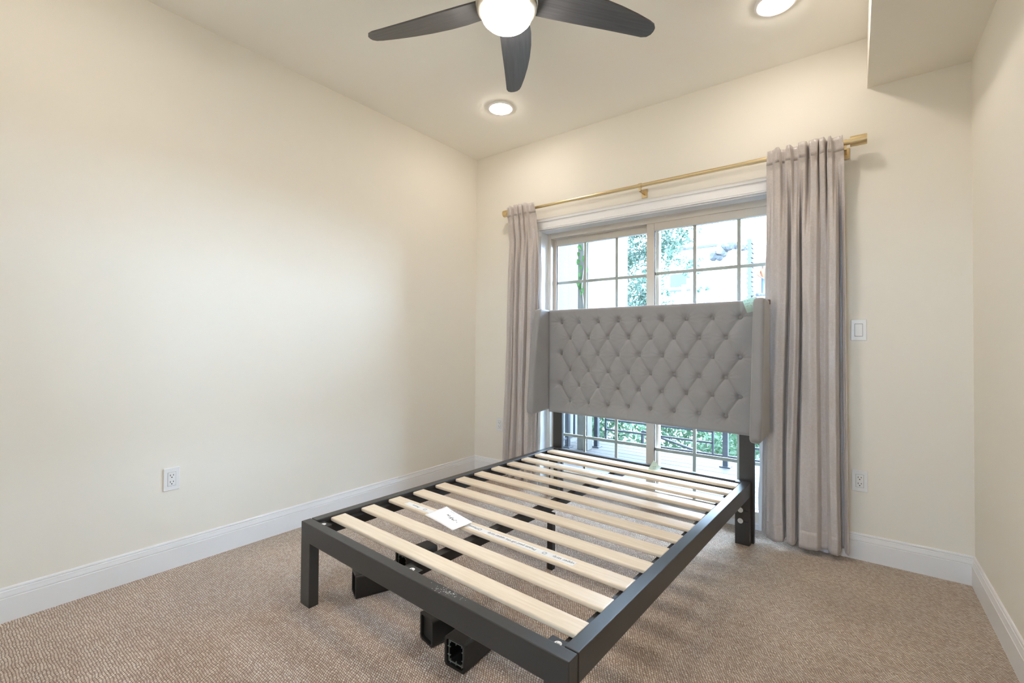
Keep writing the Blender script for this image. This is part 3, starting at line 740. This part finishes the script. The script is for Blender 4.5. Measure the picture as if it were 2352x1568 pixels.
# sticky note leaning at the headboard corner
nt = thing('sticky_note', 'pale green handwritten note tucked against the headboard wing top', 'note', bedpt(1.386, 1.906, 1.335), BR)
bm = bmesh.new()
def npt(p, off=0.0): return (p.x, -0.012 + off + 0.020 * (p.y / 0.08) ** 2 * 0.6, p.y)
G = [[None] * 5 for _ in range(7)]
cor = [Vector((0.0, 0.0)), Vector((0.060, 0.012)), Vector((0.047, 0.094)), Vector((-0.027, 0.076))]
for i in range(7):
    for j in range(5):
        a = cor[0].lerp(cor[1], j / 4); b = cor[3].lerp(cor[2], j / 4); G[i][j] = bm.verts.new(npt(a.lerp(b, i / 6)))
for i in range(6):
    for j in range(4): bm.faces.new((G[i][j], G[i][j + 1], G[i + 1][j + 1], G[i + 1][j]))
bmesh.ops.solidify(bm, geom=bm.faces[:], thickness=0.0004)
obj('paper_sheet', bm, 'note', nt)
bm = bmesh.new()
ex = (cor[1] - cor[0]).normalized(); ey = Vector((-ex.y, ex.x))
def scrib(row, x0, x1, seed):
    r_ = random.Random(seed); base = cor[3] + ex * (0.006) - ey * (0.011 + row * 0.0165) + ex * (row * 0.0045)
    pts = []; x = x0
    while x < x1:
        pts.append(base + ex * x + ey * r_.uniform(-0.0035, 0.0045)); x += 0.0024
    if len(pts) > 1: stroke(bm, pts, 0.0011, lambda p: npt(p, -0.0010))
scrib(0, 0.0, 0.010, 1); scrib(0, 0.016, 0.036, 2); scrib(1, 0, 0.026, 3); scrib(1, 0.034, 0.042, 4); scrib(2, 0.0, 0.012, 5); scrib(2, 0.020, 0.032, 6)
obj('handwriting', bm, 'ink', nt)

# white card lying across slats
cdT = thing('paper_card', 'white folded paper card with handwriting lying across the third slat', 'card', bedpt(0, 0, 0), BR)
A_, B_, C_, D_ = Vector((0.367, 0.394)), Vector((0.376, 0.520)), Vector((0.598, 0.472)), Vector((0.589, 0.359))
def cpt(s, t, off=0.0):
    p = A_.lerp(B_, t).lerp(D_.lerp(C_, t), s)
    z = BZ - 0.003 + 0.0035 + 0.012 * (4 * (s - 0.45) ** 2) * (0.4 + 0.6 * t) * (1 if s < 0.45 else 0.35) + 0.004 * math.sin(PI * s) + off
    return (p.x, p.y, z)
bm = bmesh.new(); n1, n2 = 18, 8
G = [[bm.verts.new(cpt(i / n1, j / n2)) for j in range(n2 + 1)] for i in range(n1 + 1)]
for i in range(n1):
    for j in range(n2): bm.faces.new((G[i][j], G[i + 1][j], G[i + 1][j + 1], G[i][j + 1]))
bmesh.ops.recalc_face_normals(bm, faces=bm.faces)
bmesh.ops.solidify(bm, geom=bm.faces[:], thickness=0.0006)
obj('paper_sheet', bm, 'paper', cdT, smooth=True)
bm = bmesh.new(); r_ = random.Random(11)
def hand(s0, s1, t, amp):
    pts = []; s = s0
    while s < s1: pts.append((s, t + r_.uniform(-amp, amp))); s += 0.012
    pts2 = []
    for a, b in zip(pts, pts[1:]):
        for k in range(3): f = k / 3; pts2.append((a[0] + (b[0] - a[0]) * f, a[1] + (b[1] - a[1]) * (3 * f * f - 2 * f ** 3)))
    stroke(bm, pts2, 0.011, lambda p: cpt(p.x, p.y, 0.0014))
hand(0.33, 0.46, 0.62, 0.07); hand(0.49, 0.72, 0.56, 0.075); hand(0.76, 0.82, 0.50, 0.05)
obj('handwriting', bm, 'ink', cdT)
bm = bmesh.new(); r_ = random.Random(12); hand(0.24, 0.42, 0.90, 0.012); obj('printed_heading', bm, 'ink_grey', cdT)

# little tented note on the last slat
tn = thing('sticky_note', 'small pale folded note standing on the slat next to the headboard', 'note', bedpt(0.852, 1.853, SZ), BR + 0.25)
bm = bmesh.new()
Q = [(-0.032, -0.020, 0.0015), (0.020, -0.034, 0.0015), (0.046, 0.006, 0.014), (-0.004, 0.030, 0.050)]
vv = [bm.verts.new(q) for q in Q]; bm.faces.new(vv)
bmesh.ops.subdivide_edges(bm, edges=bm.edges[:], cuts=3, use_grid_fill=True)
bmesh.ops.solidify(bm, geom=bm.faces[:], thickness=0.0005); obj('paper_sheet', bm, 'note', tn)
bm = bmesh.new()
def tpt(p):
    a = Vector(Q[0]).lerp(Vector(Q[1]), p.x).lerp(Vector(Q[3]).lerp(Vector(Q[2]), p.x), p.y); nn = (Vector(Q[1]) - Vector(Q[0])).cross(Vector(Q[3]) - Vector(Q[0])).normalized()
    return a + nn * 0.0012
for pts in ([(0.35, 0.35), (0.42, 0.5), (0.5, 0.42), (0.55, 0.62), (0.62, 0.5)], [(0.45, 0.2), (0.55, 0.3), (0.65, 0.22), (0.72, 0.38)]): stroke(bm, pts, 0.035, tpt)
obj('handwriting', bm, 'ink', tn)

# ------------------------------------------------------------------ bed risers lying on the carpet
def riser(label, p, dirv, length, w=0.098, h=0.104, open_end=True):
    ang = math.atan2(dirv[1], dirv[0]) - PI / 2
    t = thing('bed_riser', label, 'bed riser', (p[0], p[1], 0), ang, 'black bed risers under the bed')
    bm = bmesh.new(); r = 0.012
    def ring(y, k, inset=0.0):
        out = []
        cs = [(w / 2 - r, h - r, 0), (-w / 2 + r, h - r, 90), (-w / 2 + r, r, 180), (w / 2 - r, r, 270)]
        for cx_, cz_, a0 in cs:
            for q in range(5):
                a = math.radians(a0 + q * 22.5); rr = max(0.001, r - inset * 0.6)
                x = cx_ + rr * math.cos(a); z = cz_ + rr * math.sin(a)
                f = (w / 2 - inset) / (w / 2); x *= f * k; z = h / 2 + (z - h / 2) * ((h / 2 - inset) / (h / 2)) * k
                if k < 1: z -= (1 - k) * h / 2
                out.append(bm.verts.new((x, y, z)))
        return out
    def bridge(a, b):
        for i in range(len(a)): j = (i + 1) % len(a); bm.faces.new((a[i], a[j], b[j], b[i]))
    inner = 0.006; dep = length * 0.8 if open_end else 0.012
    rs = [ring(dep, 1, inner), ring(0.0, 1, inner), ring(0.0, 1, 0), ring(length * 0.36, 1.0), ring(length * 0.36, 0.975), ring(length, 0.955)]
    for a, b in zip(rs, rs[1:]): bridge(a, b)
    bm.faces.new(rs[0]); bm.faces.new(rs[-1][::-1]); bmesh.ops.recalc_face_normals(bm, faces=bm.faces)
    obj('shell', bm, 'plas_blk', t)
    if open_end:   # moulded square ring with nubs inside the open end
        bm = bmesh.new(); a, b = w * 0.34, h * 0.35; zc = h / 2; y = 0.006; q = 0.0009
        for s in (-1, 1):
            box(bm, -a, a, y, y + 0.004, zc + s * b - q, zc + s * b + q); box(bm, s * a - q, s * a + q, y, y + 0.004, zc - b, zc + b)
            for k in (-0.8, 0, 0.8):
                box(bm, k * a - q, k * a + q, y, y + 0.004, zc + s * b - 0.008, zc + s * b + 0.008)
            for k in (-0.45, 0.35):
                box(bm, s * a - 0.007, s * a + 0.007, y, y + 0.004, zc + k * b - q, zc + k * b + q)
        bmesh.ops.recalc_face_normals(bm, faces=bm.faces); obj('inner_rib', bm, 'plas_rib', t)
    return t
riser('black riser with open square end showing inner ribs, under the front rail', (-1.131, 1.180), (-0.02, 1.0), 0.19)
riser('black riser with closed scuffed end beside the open ended one', (-1.317, 1.216), (0.22, 1.0), 0.19, w=0.092, open_end=False)
riser('black riser lying askew closest to the long plain wall', (-1.826, 1.243), (0.40, 0.92), 0.20, w=0.094, open_end=False)
riser('black riser with open end behind the front slat by the centre rail', (-1.805, 1.495), (0.10, 1.0), 0.19)

# ------------------------------------------------------------------ curtains
def prof_fn(pts):
    xs = np.array([p[0] for p in pts]); ys = np.array([p[1] for p in pts])
    def f(s):
        i = np.clip(np.searchsorted(xs, s) - 1, 0, len(xs) - 2); t = (s - xs[i]) / (xs[i + 1] - xs[i]); t = np.clip(t, 0, 1)
        t = t * t * (3 - 2 * t); return ys[i] + (ys[i + 1] - ys[i]) * t
    return f
def curtain(label, xt, xb, zt, zb, low, top, lin_side, y_top, y_low, amp_top, amp_low, seed, bulge=None):
    t = thing('curtain', label, 'curtain', ((xt[0] + xt[1]) / 2, y_low, zb))
    ox, oy, oz = t.location
    ns, nz2 = 260, 120
    s = np.linspace(0, 1, ns); z = np.linspace(zb, zt, nz2); SS, Z_ = np.meshgrid(s, z)
    k = np.clip((zt - Z_) / (zt - zb), 0, 1)              # 0 at top
    lowv, topv = prof_fn(low)(SS + 0.012 * np.sin(Z_ * 2.1 + seed) * np.sin(PI * SS)), prof_fn(top)(SS)
    blend = np.clip((k - 0.04) / 0.22, 0, 1); blend = blend * blend * (3 - 2 * blend)
    fold = topv * amp_top * (1 - blend) + lowv * amp_low * blend
    yc = y_top + (y_low - y_top) * np.clip(k / 0.12, 0, 1)
    x0 = xt[0] + (xb[0] - xt[0]) * k; x1 = xt[1] + (xb[1] - xt[1]) * k
    X = x0 + (x1 - x0) * SS + 0.006 * np.sin(9 * SS + 3 * Z_ + seed) * blend * np.sin(PI * SS)
    Y = yc - fold + 0.0035 * np.sin(5.2 * Z_ + 8 * SS + seed) * blend + 0.002 * np.sin(17 * Z_ + 23 * SS)
    Zz = Z_ + (topv * 0.006) * np.clip(1 - k / 0.02, 0, 1) - 0.012 * np.clip(lowv, -1, 1) * np.clip((k - 0.9) / 0.1, 0, 1) * 0.6
    # pinch under the header band
    pin = np.exp(-((Z_ - (zt - 0.105)) / 0.020) ** 2); Y += pin * 0.012 * (topv > 0) * (0.6 + 0.4 * np.sin(SS * 40))
    ruf = np.exp(-((Z_ - zt) / 0.05) ** 2); X += ruf * 0.006 * np.sin(SS * 47 + 9 * Z_); Y += ruf * 0.003 * np.sin(SS * 90 + 60 * Z_)
    P = np.stack([X - ox, Y - oy, Zz - oz], -1)
    o = obj('panel', grid_mesh('panel', P), 'curtain', t); md = o.modifiers.new('t', 'SOLIDIFY'); md.thickness = 0.0022; md.offset = 1
    # header band and bottom hem: sewn double layers
    ih = np.where(z > zt - 0.092)[0]; Pb = P[ih[0]:].copy(); Pb[..., 1] -= 0.0030
    hb_ = obj('header_band', grid_mesh('header_band', Pb), 'curtain', t); hb_.modifiers.new('t', 'SOLIDIFY').thickness = 0.0016
    ih = np.where(z < zb + 0.10)[0]; Pb = P[:ih[-1] + 1].copy(); Pb[..., 1] -= 0.0026
    hm = obj('bottom_hem', grid_mesh('bottom_hem', Pb), 'curtain', t); hm.modifiers.new('t', 'SOLIDIFY').thickness = 0.0014
    # white lining behind
    # white lining showing along the edge towards the glass
    zl = np.linspace(zb + 0.012, zt - 0.25, 70); sl = np.linspace(0, 1, 9); SL, ZL = np.meshgrid(sl, zl)
    kl = (zt - ZL) / (zt - zb); xe = (xt[1] + (xb[1] - xt[1]) * kl) if lin_side > 0 else (xt[0] + (xb[0] - xt[0]) * kl)
    XL = xe + lin_side * (-0.05 + SL * (0.05 + 0.022 * np.clip(kl * 1.3, 0, 1))) + 0.003 * np.sin(ZL * 19)
    YL = y_low + amp_low * 0.75 + 0.006 + 0.004 * np.sin(SL * 9 + ZL * 7)
    Pl = np.stack([XL - ox, YL - oy, ZL - oz], -1)
    ln = obj('lining', grid_mesh('lining', Pl), 'foam_white', t); ln['label'] = 'white curtain lining'
    return t
lowR = [(0, -0.2), (0.04, 0.1), (0.08, 0.55), (0.18, 1.0), (0.27, 0.75), (0.29, -0.8), (0.315, -0.9), (0.335, 0.7), (0.39, 0.9), (0.43, 0.5), (0.445, -1), (0.465, -0.9), (0.49, 0.8), (0.58, 1), (0.66, 0.85), (0.71, 0.1), (0.77, 0.0), (0.82, 0.9), (0.88, 1.0), (0.91, 0.2), (0.925, -1), (0.955, -1), (0.97, 0.0), (1, 0.35)]
topR = [(0, 0.1), (0.09, 0.15), (0.13, 0.9), (0.19, 1.0), (0.215, -0.4), (0.25, -0.4), (0.27, 0.9), (0.34, 1.0), (0.37, -0.3), (0.42, -0.2), (0.45, 0.95), (0.52, 1), (0.55, -0.8), (0.575, -0.6), (0.60, 0.9), (0.665, 1), (0.69, -0.7), (0.71, 0.8), (0.76, 1), (0.785, -0.8), (0.805, 0.9), (0.85, 0.9), (0.875, 0.0), (1, 0.2)]
curtain('wide greige pleated curtain hanging beside the light switch', (-0.405, -0.040), (-0.440, -0.026), 2.268, 0.040, lowR, topR, -1, 2.980, 3.034, 0.027, 0.048, 0.4)
lowL = [(0, 0.1), (0.06, 0.6), (0.14, 0.9), (0.19, 0.3), (0.215, -1), (0.24, -0.9), (0.27, 0.6), (0.35, 0.9), (0.39, 0.0), (0.41, -0.7), (0.44, 0.5), (0.55, 1), (0.62, 0.7), (0.66, -0.6), (0.69, -0.3), (0.74, 0.8), (0.84, 0.9), (0.90, 0.1), (0.93, -0.6), (1, -0.3)]
topL = [(0, 0.1), (0.10, 0.3), (0.14, 0.9), (0.20, 1), (0.24, -0.3), (0.29, 0.8), (0.40, 1), (0.44, -0.5), (0.48, 0.8), (0.55, 0.9), (0.59, -0.4), (0.64, 0.9), (0.74, 1), (0.78, 0.1), (1, 0.2)]
curtain('narrow greige pleated curtain hanging next to the room corner', (-2.305, -2.020), (-2.372, -2.045), 2.270, 0.045, lowL, topL, 1, 2.980, 3.036, 0.025, 0.042, 2.2)

# ------------------------------------------------------------------ curtain rod
RY, RZ = 3.022, 2.243
rod = thing('curtain_rod', 'brushed gold curtain rod with cylinder ends above the glass door', 'curtain rod', (0, RY, RZ))
bm = bmesh.new(); tube(bm, (-2.33, 0, 0), (-1.65, 0, 0), 0.0112, seg=20); tube(bm, (-1.66, 0, 0), (-0.50, 0, 0), 0.0128, seg=20); tube(bm, (-0.51, 0, 0), (-0.012, 0, 0), 0.0142, seg=20); obj('pole', bm, 'gold', rod, smooth=False)
for x0, x1 in ((-2.368, -2.320), (-0.014, 0.058)):
    bm = bmesh.new(); tube(bm, (x0, 0, 0), (x1, 0, 0), 0.0275, seg=32)
    bmesh.ops.bevel(bm, geom=[e for e in bm.edges if len(e.link_faces) == 2 and any(len(f.verts) > 4 for f in e.link_faces)], offset=0.002, segments=2, affect='EDGES')
    obj('finial', bm, 'gold', rod, smooth=False)
for x in (-2.295, -1.177, -0.036):
    bm = bmesh.new(); dy = D - RY
    box(bm, x - 0.020, x + 0.020, dy - 0.007, dy, -0.062, -0.002, bev=0.001)
    box(bm, x - 0.007, x + 0.007, -0.004, dy - 0.006, -0.040, -0.028)
    box(bm, x - 0.007, x + 0.007, -0.006, 0.006, -0.040, -0.008)
    bmesh.ops.recalc_face_normals(bm, faces=bm.faces)
    br = obj('bracket', bm, 'gold', rod)
    bm = bmesh.new(); tube(bm, (x - 0.009, 0, 0), (x + 0.009, 0, 0), 0.0170, seg=24); obj('bracket_ring', bm, 'gold', br)

# ------------------------------------------------------------------ outlets and switch (local: plate in XZ, facing -Y)
def outlet(label, loc, rotz):
    t = thing('wall_outlet', label, 'outlet', loc, rotz)
    boxo('cover_plate', 'plastic', t, -0.035, 0.035, -0.0062, 0.0, -0.0575, 0.0575, bev=0.003)
    r = boxo('receptacle', 'plastic', t, -0.0168, 0.0168, -0.0082, -0.005, -0.0335, 0.0335, bev=0.001)
    boxo('reveal', 'ink_grey', t, -0.0178, 0.0178, -0.0064, -0.005, -0.0345, 0.0345)
    for z in (0.0145, -0.0185):
        boxo('slot', 'slot', r, -0.0080, -0.0055, -0.0085, -0.008, z + 0.001, z + 0.0095); boxo('slot', 'slot', r, 0.0055, 0.0080, -0.0085, -0.008, z + 0.002, z + 0.0090)
        bm = bmesh.new(); tube(bm, (0, -0.0080, z - 0.0055), (0, -0.0085, z - 0.0055), 0.0028, seg=12); obj('slot', bm, 'slot', r)
    return t
outlet('white wall outlet low on the long plain wall', (lx(0.823), 0.823, 0.4515), PI / 2 - 0.011)
outlet('white wall outlet close to the room corner beside the narrow curtain', (-2.4645, D, 0.4465), 0)
outlet('white wall outlet straight below the light switch', (0.022, D, 0.421), 0)
sw = thing('light_switch', 'white rocker light switch on the wall beside the wide curtain', 'switch', (0.020, D, 1.236), 0)
boxo('cover_plate', 'plastic', sw, -0.035, 0.035, -0.0065, 0.0, -0.0575, 0.0575, bev=0.004, seg=3)
boxo('reveal', 'ink_grey', sw, -0.0180, 0.0180, -0.0068, -0.005, -0.0345, 0.0345)
bm = bmesh.new(); box(bm, -0.0165, 0.0165, -0.0095, -0.005, -0.0325, 0.0325, bev=0.001)
for v in bm.verts:
    if v.co.y < -0.008: v.co.y -= 0.003 * (-v.co.z / 0.0325) if v.co.z < 0 else -0.0012 * (v.co.z / 0.0325)
bmesh.ops.recalc_face_normals(bm, faces=bm.faces); obj('rocker', bm, 'plastic', sw)

# ------------------------------------------------------------------ recessed downlights
def downlight(label, x, y):
    t = thing('downlight', label, 'downlight', (x, y, CH), group='recessed ceiling downlights')
    bm = bmesh.new(); lathe(bm, [(0.094, 0.0005), (0.093, -0.005), (0.088, -0.009), (0.081, -0.011), (0.074, -0.0085), (0.066, -0.0035)], cap0=True, cap1=False, seg=48); obj('trim_ring', bm, 'ringw', t, smooth=True)
    bm = bmesh.new(); lathe(bm, [(0.067, -0.004), (0.067, -0.010), (0.062, -0.017), (0.050, -0.022), (0.03, -0.025), (0.002, -0.0255)], cap0=False, cap1=True, seg=40); obj('lens', bm, 'lamp', t)
downlight('round glowing white downlight over the narrow curtain corner', -2.005, 2.514)
downlight('round glowing white downlight beside the dropped ceiling box', -0.301, 2.522)
downlight('added round glowing white downlight over the long plain wall', -2.005, 0.25)  # added out of view to brighten the near half of the room
downlight('added round glowing white downlight above the room centre behind the fan', -0.301, 0.25)  # second added downlight, also unseen, for more room brightness

# ------------------------------------------------------------------ ceiling fan
FC = (-1.1000, 1.4134)
fan = thing('ceiling_fan', 'dark wood ceiling fan with swept blades and a glowing round light', 'ceiling fan', (FC[0], FC[1], 2.5))
bm = bmesh.new(); lathe(bm, [(0.075, 0.323), (0.075, 0.290), (0.060, 0.262), (0.018, 0.255)], cap1=False); obj('canopy', bm, 'nickel', fan, smooth=True)
bm = bmesh.new(); tube(bm, (0, 0, 0.08), (0, 0, 0.27), 0.013); obj('downrod', bm, 'nickel', fan)
bm = bmesh.new(); lathe(bm, [(0.03, 0.115), (0.085, 0.100), (0.118, 0.070), (0.124, 0.030), (0.124, -0.004), (0.120, -0.008), (0.116, -0.008)], cap1=True); obj('motor_housing', bm, 'nickel', fan, smooth=True)
bm = bmesh.new(); lathe(bm, [(0.116, -0.006), (0.121, -0.012), (0.120, -0.026), (0.112, -0.036), (0.104, -0.040), (0.100, -0.036)], cap0=False, cap1=False); obj('light_ring', bm, 'nickel', fan, smooth=True)
bm = bmesh.new(); lathe(bm, [(0.1035, -0.034), (0.1025, -0.048), (0.097, -0.062), (0.083, -0.077), (0.060, -0.088), (0.03, -0.094), (0.002, -0.0955)], cap0=False, cap1=True); gl = obj('light_globe', bm, 'globe', fan, smooth=True); gl['label'] = 'glowing frosted dome'
out = [(0.095, 0.040), (0.18, 0.041), (0.30, 0.040), (0.44, 0.037), (0.56, 0.036), (0.622, 0.036), (0.645, 0.029), (0.657, 0.014), (0.660, -0.004), (0.657, -0.020), (0.645, -0.033), (0.62, -0.043), (0.55, -0.061), (0.47, -0.077), (0.39, -0.089), (0.30, -0.096), (0.22, -0.096), (0.15, -0.088), (0.095, -0.070)]
bm = bmesh.new(); th = 0.0075; pitch = -math.tan(math.radians(10))
A = [bm.verts.new((r, t_, t_ * pitch + 0.012)) for r, t_ in out]; B = [bm.verts.new((r, t_, t_ * pitch + 0.012 + th)) for r, t_ in out]
bm.faces.new(A[::-1]); bm.faces.new(B)
for i in range(len(out)): j = (i + 1) % len(out); bm.faces.new((A[i], A[j], B[j], B[i]))
bmesh.ops.recalc_face_normals(bm, faces=bm.faces)
bl0 = obj('blade', bm, 'blade', fan)
for i in range(5):
    o = bl0 if i == 0 else bl0.copy()
    if i: COL.objects.link(o)
    o.rotation_euler = (0, 0, math.radians(52.5 + 71.9 * i))
